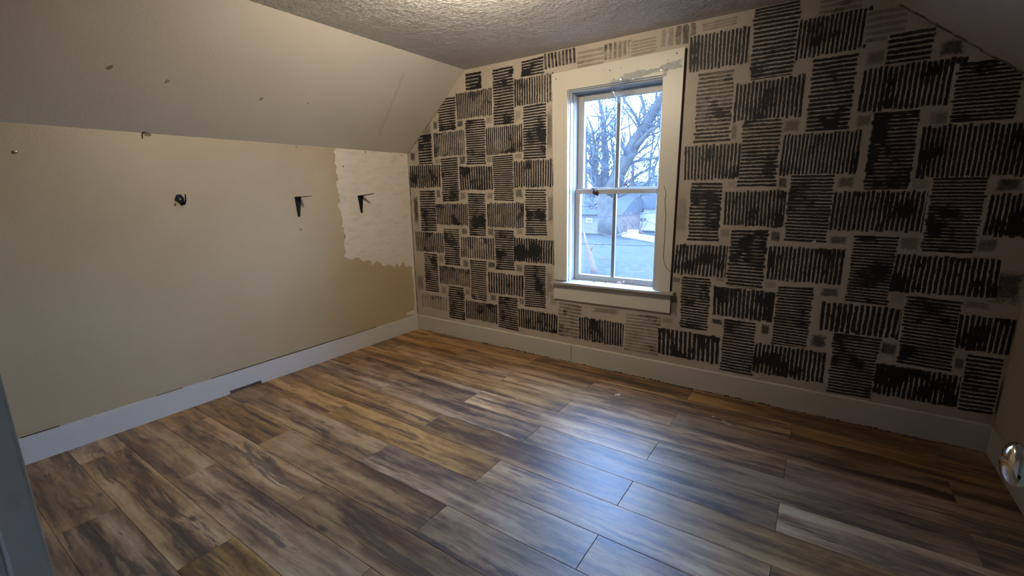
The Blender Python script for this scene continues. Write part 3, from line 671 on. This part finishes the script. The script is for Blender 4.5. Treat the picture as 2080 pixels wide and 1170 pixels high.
# cord and old film left on the frame
pts = [at(x, y, 1, -0.022) for x, y in ((1349, 378), (1352, 388), (1353, 396), (1350.5, 406), (1351, 420), (1352.5, 436), (1351, 452), (1350.5, 470), (1349.5, 490), (1348, 508), (1347.5, 522), (1349, 534), (1353, 543), (1358, 549), (1362, 552))]
bm = bmesh.new(); tube(bm, pts, 0.0017, 6)
tag(obj('cord', bm, plain('brown_cord', (0.17, 0.14, 0.10), 0.7), None, True), 'thin brown cord hanging down the right window casing', 'cord')
film = empty('plastic_film', at(1262, 175, 1, -0.03)); tag(film, 'crumpled clear plastic film stuck across the top of the window', 'film')
def crumple(grid_fn, nu, nv, amp, sc, seed):
    bm = bmesh.new(); vs = []
    for j in range(nv + 1):
        for i in range(nu + 1):
            p = Vector(grid_fn(i / nu, j / nv)); q = p * sc + Vector((seed, seed, seed))
            p += Vector((mnoise.noise(q), mnoise.noise(q + Vector((9, 3, 1))) , mnoise.noise(q + Vector((2, 7, 5))))) * amp
            p.y = min(p.y, 0.10); vs.append(bm.verts.new(p))
    for j in range(nv):
        for i in range(nu):
            k = j * (nu + 1) + i; bm.faces.new((vs[k], vs[k + 1], vs[k + nu + 2], vs[k + nu + 1]))
    return bm
def clump(u, v):
    A = at(1243 + 36 * u, 162 - 6 * u, 1, 0.0); B = at(1240 + 26 * u + 6 * (1 - u), 213 + 4 * math.sin(u * 7), 1, 0.06)
    q = A.lerp(B, v); q.y -= 0.030 * math.sin(v * 3.1) + 0.02; return q
obj('hanging_clump', crumple(clump, 26, 34, 0.016, 38, 3.1), M_FILM, film)
def strip(u, v):
    x0, y0 = 1262 + (1384 - 1262) * u, 160 - (160 - 128) * u
    q = at(x0, y0 + (v - .5) * 13 * (1 + .4 * math.sin(u * 9)), 1, -0.028); q.y -= 0.006 * math.sin(v * 3.1); return q
obj('stuck_strip', crumple(strip, 90, 8, 0.010, 55, 7.7), M_FILM, film)
def tatter(u, v):
    q = at(1347 + 9 * u - 3 * v, 144 + 14 * v - 4 * u, 1, -0.028); return q
obj('torn_end', crumple(tatter, 10, 14, 0.008, 90, 5.0), M_FILM, film)

# dead leaves on the meeting rail and on the stool
def leaf(loc, size, rot, mat, label, curl=0.5):
    root = empty('dead_leaf', loc); root['label'] = label; root['category'] = 'leaf'; root['group'] = 'dead leaves around the window'
    bm = bmesh.new(); n = 8; rows_ = []
    R = Matrix.Rotation(rot[2], 3, 'Z') @ Matrix.Rotation(rot[1], 3, 'Y') @ Matrix.Rotation(rot[0], 3, 'X')
    for i in range(n + 1):
        t = i / n; wd = size * 0.36 * math.sin(math.pi * min(1, t * 0.96 + 0.03)) ** 0.7 * (1.1 - 0.35 * t)
        z = curl * size * (t * (1 - t)) * 1.2
        rows_.append([bm.verts.new(Vector(loc) + R @ Vector((size * (t - .5), s * wd * (1 + .18 * math.sin(i * 2.4)), z + abs(s) * wd * curl * .8))) for s in (-1, 0, 1)])
    for a, b in zip(rows_, rows_[1:]):
        for k in range(2): bm.faces.new((a[k], a[k+1], b[k+1], b[k]))
    obj('blade', bm, mat, root)
    bm = bmesh.new(); tube(bm, [Vector(loc) + R @ Vector((size * q, 0.02 * size, size * .1 * k)) for k, q in enumerate((-.48, -.75, -.95))], size * .02, 4); obj('stalk', bm, mat, root)
    return root
yl = 0.104
leaf(at(1207, 381, 1, yl), .050, (0.3, -0.7, 0.2), M_LEAF, 'dark red curled leaf lying on the left end of the meeting rail')
leaf(at(1206.5, 392, 1, yl), .038, (1.2, 1.1, 0.2), M_LEAF, 'dark red leaf hanging at the left below the meeting rail top')
leaf(at(1213, 393, 1, yl), .042, (1.2, 1.4, -0.1), M_LEAF, 'pointed dark leaf hanging second from left at the meeting rail')
leaf(at(1204, 386, 1, yl), .034, (0.9, 0.9, 0.5), M_LEAF, 'small red leaf between the two hanging leaves and the rail')
leaf(at(1270, 379, 1, yl), .048, (0.5, 0.2, 0.1), M_LEAF, 'brown red leaf on the meeting rail right of the muntin')
leaf(at(1279, 378.5, 1, yl), .036, (0.3, -0.6, -0.2), M_LEAF, 'small upright red leaf at the right of the muntin')
leaf(at(1291, 379, 1, yl), .032, (0.5, 0.4, 0.4), M_LEAF, 'rightmost small red leaf on the meeting rail')
leaf(at(1193.5, 382.5, 1, 0.146), .020, (1.4, 0.2, 0.1), M_GLINT, 'orange glint in the upper sash at the far left, built as a leaf shape')  # leaf shape stands in for a warm glint in the glass
leaf(at(1257, 577.5, 1, 0.03), .040, (0.2, 0.1, 0.5), M_LEAFP, 'largest pale pink curled leaf on the window stool', 0.9)
leaf(at(1267.5, 574.5, 1, 0.07), .030, (0.4, -0.5, -0.5), M_LEAFP, 'pale leaf just right of the largest one on the stool', 0.8)
leaf(at(1207, 573.5, 1, 0.06), .026, (0.2, 0.1, 1.1), M_LEAF, 'red brown leaf at the left on the window stool')
leaf(at(1230, 575, 1, 0.06), .016, (0.4, 0.1, 0.2), M_LEAF, 'tiny dark leaf left of the pale leaves on the stool')
leaf(at(1290, 577.5, 1, 0.07), .020, (0.4, 0.2, 0.9), M_LEAF, 'small leaf scrap at the right on the window stool')
leaf(at(1171, 569.5, 1, 0.06), .020, (0.3, 0.3, 0.7), M_LEAF, 'leaf stalk scrap in the left corner of the stool')

# ------------------------------------------------------------------ open door at the right with its knob
DF = 3.590
door = empty('door_1', (DX1 - 0.03, -3.06, 0)); tag(door, 'open white door at the right edge with a nickel knob', None, None, 'structure')
bm = bmesh.new(); box(bm, (DF, -3.05, 0.008), (DF + 0.036, -2.30, 2.0), 0.002); obj('slab', bm, M_TRIM, door)
kc = at(2060, 943, 1, -2.375); kx = kc.x; 
bm = bmesh.new(); lathe(bm, [(0, .026), (.003, .026), (.005, .022), (.006, .012), (.02, .010)], (DF, kc.y, kc.z), (-1, 0, 0), 28); obj('rose', bm, M_CHROME, door, True)
L = DF - kx
bm = bmesh.new(); lathe(bm, [(L - .040, .009), (L - .022, .010), (L - .013, .014), (L - .008, .0225), (L - .002, .0262), (L + .004, .0245), (L + .008, .018), (L + .0105, .009), (L + .011, 0)], (DF, kc.y, kc.z), (-1, 0, 0), 32); obj('knob', bm, M_CHROME, door, True)

# ------------------------------------------------------------------ crumbs on the floor
M_CRUMB = plain('paint_crumb', (0.62, 0.60, 0.55), 0.6)
for px, py, sx_, sy_, rz, lab in ((1476, 860, .040, .012, -0.75, 'long pale sliver of paint lying on a dark plank'), (1255, 802, .022, .014, 0.4, 'white paint crumb on the floor below the window'), (1449, 846, .008, .006, 0.3, 'smallest paint crumb beside the long sliver'), (1302, 765, .006, .005, 0, 'tiny white crumb at the foot of the back baseboard')):
    c = at(px, py, 2, 0.0); bm = bmesh.new(); pts = []
    for k in range(10):
        t = 2 * math.pi * k / 10; a = math.cos(t) * sx_ * rr.uniform(.75, 1.15); b = math.sin(t) * sy_ * rr.uniform(.7, 1.2) + (0.25 * sy_ * math.sin(a * 90))
        pts.append((c.x + a * math.cos(rz) - b * math.sin(rz), c.y + a * math.sin(rz) + b * math.cos(rz), 0.0002))
    prism(bm, pts, (0, 0, 0.0016)); tag(obj('paint_crumb', bm, M_CRUMB if px != 1476 else plain('tan_crumb', (0.42, 0.33, 0.22), 0.6)), lab, 'crumb', 'paint crumbs on the floor')
c = at(1653, 491, 1, 0.0); bm = bmesh.new(); prism(bm, [(c.x + a, -0.0035, c.z + b) for a, b in ((-.014, -.004), (-.006, .002), (.008, .010), (.011, -.004))], (0, 0.002, 0)); o = obj('plaster_chip', bm, M_CAULK, wall_back)

# ------------------------------------------------------------------ ceiling lamp (just above the frame)
lx, ly, lz = LAMP_POS
lamp = empty('ceiling_lamp', (lx, ly, H)); tag(lamp, 'bare bulb in a porcelain holder on the ceiling', 'lamp')
bm = bmesh.new(); lathe(bm, [(0, .055), (.010, .055), (.022, .040), (.045, .026), (.06, .024), (.06, 0)], (lx, ly, H), (0, 0, -1), 24); obj('lamp_holder', bm, plain('porcelain', (0.7, 0.68, 0.62), 0.25), lamp, True)
g = G('lit_bulb'); em = g.n('ShaderNodeEmission'); em.inputs[0].default_value = (*LAMP_COLOR, 1); em.inputs[1].default_value = BULB_STRENGTH; g.link(em.outputs[0], g.out.inputs[0])
bm = bmesh.new(); lathe(bm, [(-.072, .012), (-.05, .014), (-.025, .026), (0, .030), (.018, .025), (.028, .012), (.031, 0)], (lx, ly, lz), (0, 0, -1), 10); obj('bulb', bm, g.m, lamp, True)

ax = Vector((-0.66, 0.56, -0.17)).normalized(); hp = Vector(added_light.location) - ax * 0.004
bm = bmesh.new(); lathe(bm, [(-.016, 0), (-.014, .030), (-.004, .056), (.004, .060), (.004, .057), (-.002, .052), (-.010, .028), (-.012, 0)], hp, ax, 24); obj('added_dish', bm, M_CHROME, lamp, True)  # dish and arm made up to carry the added disc light
bm = bmesh.new(); tube(bm, [hp - ax * 0.014, Vector((lx + .03, ly - .02, lz + .03)), Vector((lx + .035, ly - .02, H - .03))], .004, 8); obj('added_dish_arm', bm, M_CHROME, lamp, True)
added_light.parent = lamp; added_light.matrix_parent_inverse = Matrix.Translation(-Vector(lamp.location))

# ------------------------------------------------------------------ outdoors
GZ = -3.0
bm = bmesh.new(); N = 40; vs = {}
for j in range(N + 1):
    for i in range(N + 1):
        x = -140 + 260 * i / N; y = 0.6 + 170 * (j / N) ** 1.6
        vs[i, j] = bm.verts.new((x, y, GZ + 0.35 * mnoise.noise(Vector((x * .06, y * .06, 0))) + max(0, y - 45) * 0.012))
for j in range(N):
    for i in range(N): bm.faces.new((vs[i, j], vs[i+1, j], vs[i+1, j+1], vs[i, j+1]))
tag(obj('lawn', bm, M_GRASS, None, True), 'wide winter lawn with fallen leaves below the window', 'ground', None, 'stuff')

def grow(bm, p, d, L, r, depth, rnd, droop=0.0):
    n = 3; pts = [p]; rad = [r]
    for i in range(n):
        d = (d + Vector((rnd.uniform(-1, 1), rnd.uniform(-1, 1), rnd.uniform(-.8, 1))) * 0.26 + Vector((0, 0, -droop))).normalized()
        p = p + d * (L / n); pts.append(p); rad.append(r * (1 - 0.72 * (i + 1) / n))
    tube(bm, pts, rad, 5 if r > .05 else 3, False)
    if depth > 0:
        k = rnd.choice((4, 5, 6))
        for i in range(k):
            t = 0.25 + 0.75 * (i + rnd.random()) / k; q = min(int(t * n), n - 1); f_ = t * n - q
            base = pts[q].lerp(pts[q + 1], min(f_, 1)); dd = (pts[q + 1] - pts[q]).normalized()
            side = Vector((rnd.uniform(-1, 1), rnd.uniform(-1, 1), rnd.uniform(-.5, .9))); side = (side - dd * side.dot(dd)).normalized()
            grow(bm, base, (dd * 0.75 + side * 0.8).normalized(), L * rnd.uniform(.38, .62), max(rad[q] * 0.5, .009), depth - 1, rnd, droop)
def tree(label, limbs, seed, twigs=(7, 3), group='bare trees beyond the lawn', tw_len=3.0):
    rnd = random.Random(seed); base = limbs[0][0][0]
    root = empty('bare_tree', base); tag(root, label, 'tree', group)
    bw = bmesh.new()
    for i, (pts, rad) in enumerate(limbs):
        bm = bmesh.new(); tube(bm, pts, rad, 9); obj('trunk' if i == 0 else 'limb', bm, M_BARK, root, True)
        n = len(pts)
        cnt = twigs[0] if i else twigs[0] // 2
        for k in range(cnt):
            t = (0.35 if i == 0 else 0.15) + (0.65 if i == 0 else .85) * (k + rnd.random()) / cnt; t = min(t, .999) * (n - 1); q = int(t); p = Vector(pts[q]).lerp(Vector(pts[q + 1]), t - q)
            dd = (Vector(pts[q + 1]) - Vector(pts[q])).normalized(); side = Vector((rnd.uniform(-1, 1), rnd.uniform(-.7, .7), rnd.uniform(-.3, 1))).normalized()
            grow(bw, p, (dd * .5 + side).normalized(), tw_len * rnd.uniform(.6, 1.3), max(rad[q] * .28, .022), twigs[1], rnd)
    o = obj('twigs', bw, M_TWIG, root); o['kind'] = 'stuff'; return root
def path(pts, y, wob=0.0):
    return [at(px, py, 1, y + wob * i) for i, (px, py) in enumerate(pts)]
Y1 = 24.0; m = (Y1 + 3.1) / 918 * 1.22   # metres per pixel there
def R_(*w): return [x * m / 2 for x in w]
tree('largest bare tree, thick limb leaning right across the upper panes', [
  (path([(1236, 476), (1234, 440), (1231, 410), (1229, 385)], Y1), R_(40, 33, 32, 36)),
  (path([(1233, 400), (1252, 362), (1275, 320), (1298, 278), (1320, 240), (1342, 205), (1362, 170)], Y1, -0.25), R_(26, 24, 21, 19, 17, 14, 10)),
  (path([(1228, 392), (1229, 350), (1230, 310), (1227, 270), (1224, 235), (1216, 200), (1210, 160)], Y1, 0.3), R_(18, 14, 12, 9, 7, 5, 3)),
  (path([(1225, 395), (1212, 360), (1205, 335), (1208, 300), (1203, 262), (1192, 235)], Y1, -0.3), R_(14, 10, 8, 6, 4, 2)),
  (path([(1290, 300), (1318, 268), (1345, 248), (1370, 236)], Y1 - 1.2), R_(10, 8, 6, 4)),
  (path([(1226, 385), (1200, 352), (1180, 336), (1160, 330)], Y1, 0.2), R_(10, 7, 5, 3)),
  (path([(1240, 385), (1272, 372), (1300, 352), (1330, 340)], Y1, 0.3), R_(8, 6, 4, 2)),
 ], 4, (15, 3), tw_len=2.7)
def simple_tree(label, px, Y, h, r, seed, lean=0.0, tw=(11, 3)):
    b = at(px, 470, 1, Y); b.z = GZ + max(0, Y - 45) * 0.012 - 0.1; rnd = random.Random(seed); limbs = []
    tr = [b + Vector((lean * t * t, rnd.uniform(-.2, .2), h * t)) for t in (0, .18, .36, .55, .75, 1)]
    limbs.append((tr, [r, r * .85, r * .7, r * .5, r * .3, r * .1]))
    for k in range(5):
        s = tr[1 + k % 4] ; a = rnd.uniform(0, 6.28); L = h * rnd.uniform(.28, .45)
        limbs.append(([s, s + Vector((math.cos(a) * L * .45, math.sin(a) * L * .45, L * .5)), s + Vector((math.cos(a) * L * .75, math.sin(a) * L * .75, L))], [r * .45, r * .28, r * .08]))
    tree(label, limbs, seed, tw, tw_len=h * .16)
for args in (('bare tree far behind the house at the left of the window', 1188, 62, 15, .32, 11), ('bare tree filling the left upper pane behind the big tree', 1206, 48, 14, .28, 12, .8), ('slender bare tree behind the muntin of the upper sash', 1252, 55, 14, .22, 13),
             ('bare tree behind the leaning limb', 1284, 46, 13, .25, 14, -1.0), ('slim bare tree at the right of the upper pane', 1312, 52, 14, .22, 15, .6), ('bare tree cut by the right window jamb', 1338, 44, 12, .24, 16), ('distant bare tree between the two houses', 1262, 80, 16, .3, 17), ('bare tree seen only at the left jamb', 1165, 40, 13, .3, 18)):
    simple_tree(*args)
# near leaning broken trunk
root = empty('broken_trunk', at(1207, 555, 1, 19)); tag(root, 'leaning broken tree trunk at the lower left of the lawn', 'trunk')
yt = 19.0; mt = (yt + 3.1) / 918 * 1.25
bm = bmesh.new(); tube(bm, [at(x, y, 1, yt) for x, y in ((1208, 556), (1204, 541), (1199, 525), (1196, 510), (1191, 494), (1186, 470))], [w * mt / 2 for w in (14, 10, 10, 10, 6, 2)], 9); obj('stem', bm, M_STUMP, root, True)
bm = bmesh.new(); tube(bm, [at(x, y, 1, yt) for x, y in ((1202, 535), (1206, 548), (1212, 556))], [w * mt / 2 for w in (5, 6, 8)], 7); obj('root_flare', bm, M_STUMP, root, True)
bm = bmesh.new(); tube(bm, [at(x, y, 1, yt) for x, y in ((1197, 515), (1204, 500), (1216, 494), (1226, 498))], [w * mt / 2 for w in (4, 2.5, 2, 1)], 5); obj('side_branch', bm, M_STUMP, root, True)

# houses across the lawn
M_SIDE = plain('pale_siding', (0.0585, 0.0484, 0.0406), 0.7, 0.2, 0, 0.05); M_SIDE2 = plain('white_siding', (0.2028, 0.1950, 0.1794), 0.7, 0.2, 0, 0.04)
M_ROOF = plain('grey_shingles', (0.0109, 0.0105, 0.0105), 0.8, 0.2); M_DARKWIN = plain('dark_window', (0.0078, 0.0133, 0.0101), 0.5); M_WT = plain('white_house_trim', (0.1716, 0.1716, 0.1716), 0.6)
def house(label, px0, px1, ztop, Y, dep, sid, gable_px, roof_h):
    a = at(px0, 460, 1, Y).x; b = at(px1, 460, 1, Y).x; z0 = GZ - 0.4
    root = empty('house', ((a + b) / 2, Y, z0)); tag(root, label, 'house')
    bm = bmesh.new(); box(bm, (a, Y, z0), (b, Y + dep, ztop)); obj('wall', bm, sid, root)
    bm = bmesh.new(); prism(bm, [(a - .4, Y - .5, ztop - .1), (a - .4, Y + dep / 2, ztop + roof_h), (a - .4, Y + dep + .5, ztop - .1)], (b - a + .8, 0, 0)); obj('roof', bm, M_ROOF, root)
    return root, a, b
r1, a1, b1 = house('pale sided house with grey roof behind the big tree', 1150, 1258, -0.95, 40, 8, M_SIDE, None, 1.9)
q0 = at(1191, 443, 1, 39.95); q1 = at(1203, 452, 1, 39.95)
bm = bmesh.new(); box(bm, (q0.x, 39.92, q1.z), (q1.x, 40.02, q0.z)); w_ = obj('window', bm, M_WT, r1); bm = bmesh.new(); box(bm, (q0.x + .1, 39.90, q1.z + .1), (q1.x - .1, 39.93, q0.z - .1)); obj('pane', bm, M_DARKWIN, w_)
for pxa, pxb in ((1220, 1229), (1241, 1247)):
    q0 = at(pxa, 441, 1, 39.95); q1 = at(pxb, 468, 1, 39.95); bm = bmesh.new(); box(bm, (q0.x, 39.9, q1.z), (q1.x, 40.02, q0.z)); obj('door', bm, M_DARKWIN, r1)
# white rake board of its cross gable
A = at(1205, 420, 1, 39.0); B = at(1226, 434, 1, 39.0); bm = bmesh.new(); prism(bm, [A, B, B + Vector((0, 0, .28)), A + Vector((0, 0, .28))], (0, 0.25, 0)); obj('rake_board', bm, M_WT, r1)
r2, a2, b2 = house('white house with grey roof seen in the right lower pane', 1262, 1360, -0.55, 46, 9, M_SIDE2, None, 2.2)
A = at(1263, 432, 1, 45.4); B = at(1283, 432, 1, 45.4); T = at(1272, 419, 1, 45.4); bm = bmesh.new(); prism(bm, [A, B, T], (0, 2.5, 0)); obj('gable', bm, M_SIDE2, r2)
for pxa in (1301, 1308):
    q0 = at(pxa, 443, 1, 45.95); q1 = at(pxa + 4, 449, 1, 45.95); bm = bmesh.new(); box(bm, (q0.x, 45.9, q1.z), (q1.x, 46.02, q0.z)); obj('window', bm, M_DARKWIN, r2)
r3, a3, b3 = house('tall white house farthest away at the right', 1270, 1345, 1.6, 75, 9, M_SIDE2, None, 1.2)
# kerb and a white box beside it
A = at(1262, 481, 2, GZ); B = at(1330, 494, 2, GZ); bm = bmesh.new(); prism(bm, [A, B, B + Vector((.3, .5, 0)), A + Vector((.3, .5, 0))], (0, 0, .45)); tag(obj('kerb', bm, plain('kerb_stone', (0.1014, 0.1014, 0.1014), 0.8)), 'pale stone kerb line crossing the far lawn', 'kerb')
c = at(1283, 484, 2, GZ); bm = bmesh.new(); box(bm, (c.x - .45, c.y, c.z - .05), (c.x + .45, c.y + .5, c.z + .75), .03); tag(obj('utility_box', bm, M_WT), 'small white box standing by the kerb', 'box')
# shrubs in front of the white house
for px, py, s, sd, lab in ((1268, 462, 1.3, 3, 'bare shrub before the white house, left one'), (1296, 462, 1.6, 4, 'bare shrub before the white house, right one')):
    c = at(px, py, 1, 38.0); rnd = random.Random(sd); bm = bmesh.new()
    for k in range(16): grow(bm, c + Vector((rnd.uniform(-.3, .3), rnd.uniform(-.3, .3), -.5)), Vector((rnd.uniform(-.8, .8), rnd.uniform(-.5, .5), 1)).normalized(), s * rnd.uniform(1, 1.6), .035, 1, rnd)
    tag(obj('bare_shrub', bm, M_STUMP), lab, 'shrub')
# utility wires and bare vine stems outside the glass
def wire(name, pts, Y, r, label, cat, mat):
    bm = bmesh.new(); tube(bm, [at(x, y, 1, Y) for x, y in pts], r, 5); tag(obj(name, bm, mat, None, True), label, cat)
wire('utility_wire', [(1120, 440), (1180, 441), (1215, 441), (1250, 439), (1290, 436), (1330, 432), (1400, 425)], 14, .014, 'upper dark utility wire crossing the lower sash', 'wire', M_BLACK)
wire('utility_wire', [(1120, 494), (1180, 495), (1220, 496), (1260, 497.5), (1300, 499), (1340, 499), (1400, 499)], 11, .013, 'lowest dark utility wire, below the kerb', 'wire', M_BLACK)
wire('vine_stem', [(1240, 437), (1262, 441), (1285, 442), (1305, 446), (1325, 453), (1345, 465)], 1.2, .0032, 'bare vine stem arching down at the right under the upper wire', 'vine', M_STUMP)
wire('vine_stem', [(1170, 455), (1195, 462), (1215, 472), (1235, 478), (1255, 478), (1275, 473), (1292, 468), (1308, 473), (1317, 482), (1320, 492)], 1.2, .0036, 'bare vine stem looping over the kerb', 'vine', M_STUMP)
wire('vine_stem', [(1197, 497), (1203, 510), (1212, 522), (1220, 527), (1232, 524)], 1.2, .0028, 'short hooked vine stem beside the broken trunk', 'vine', M_STUMP)
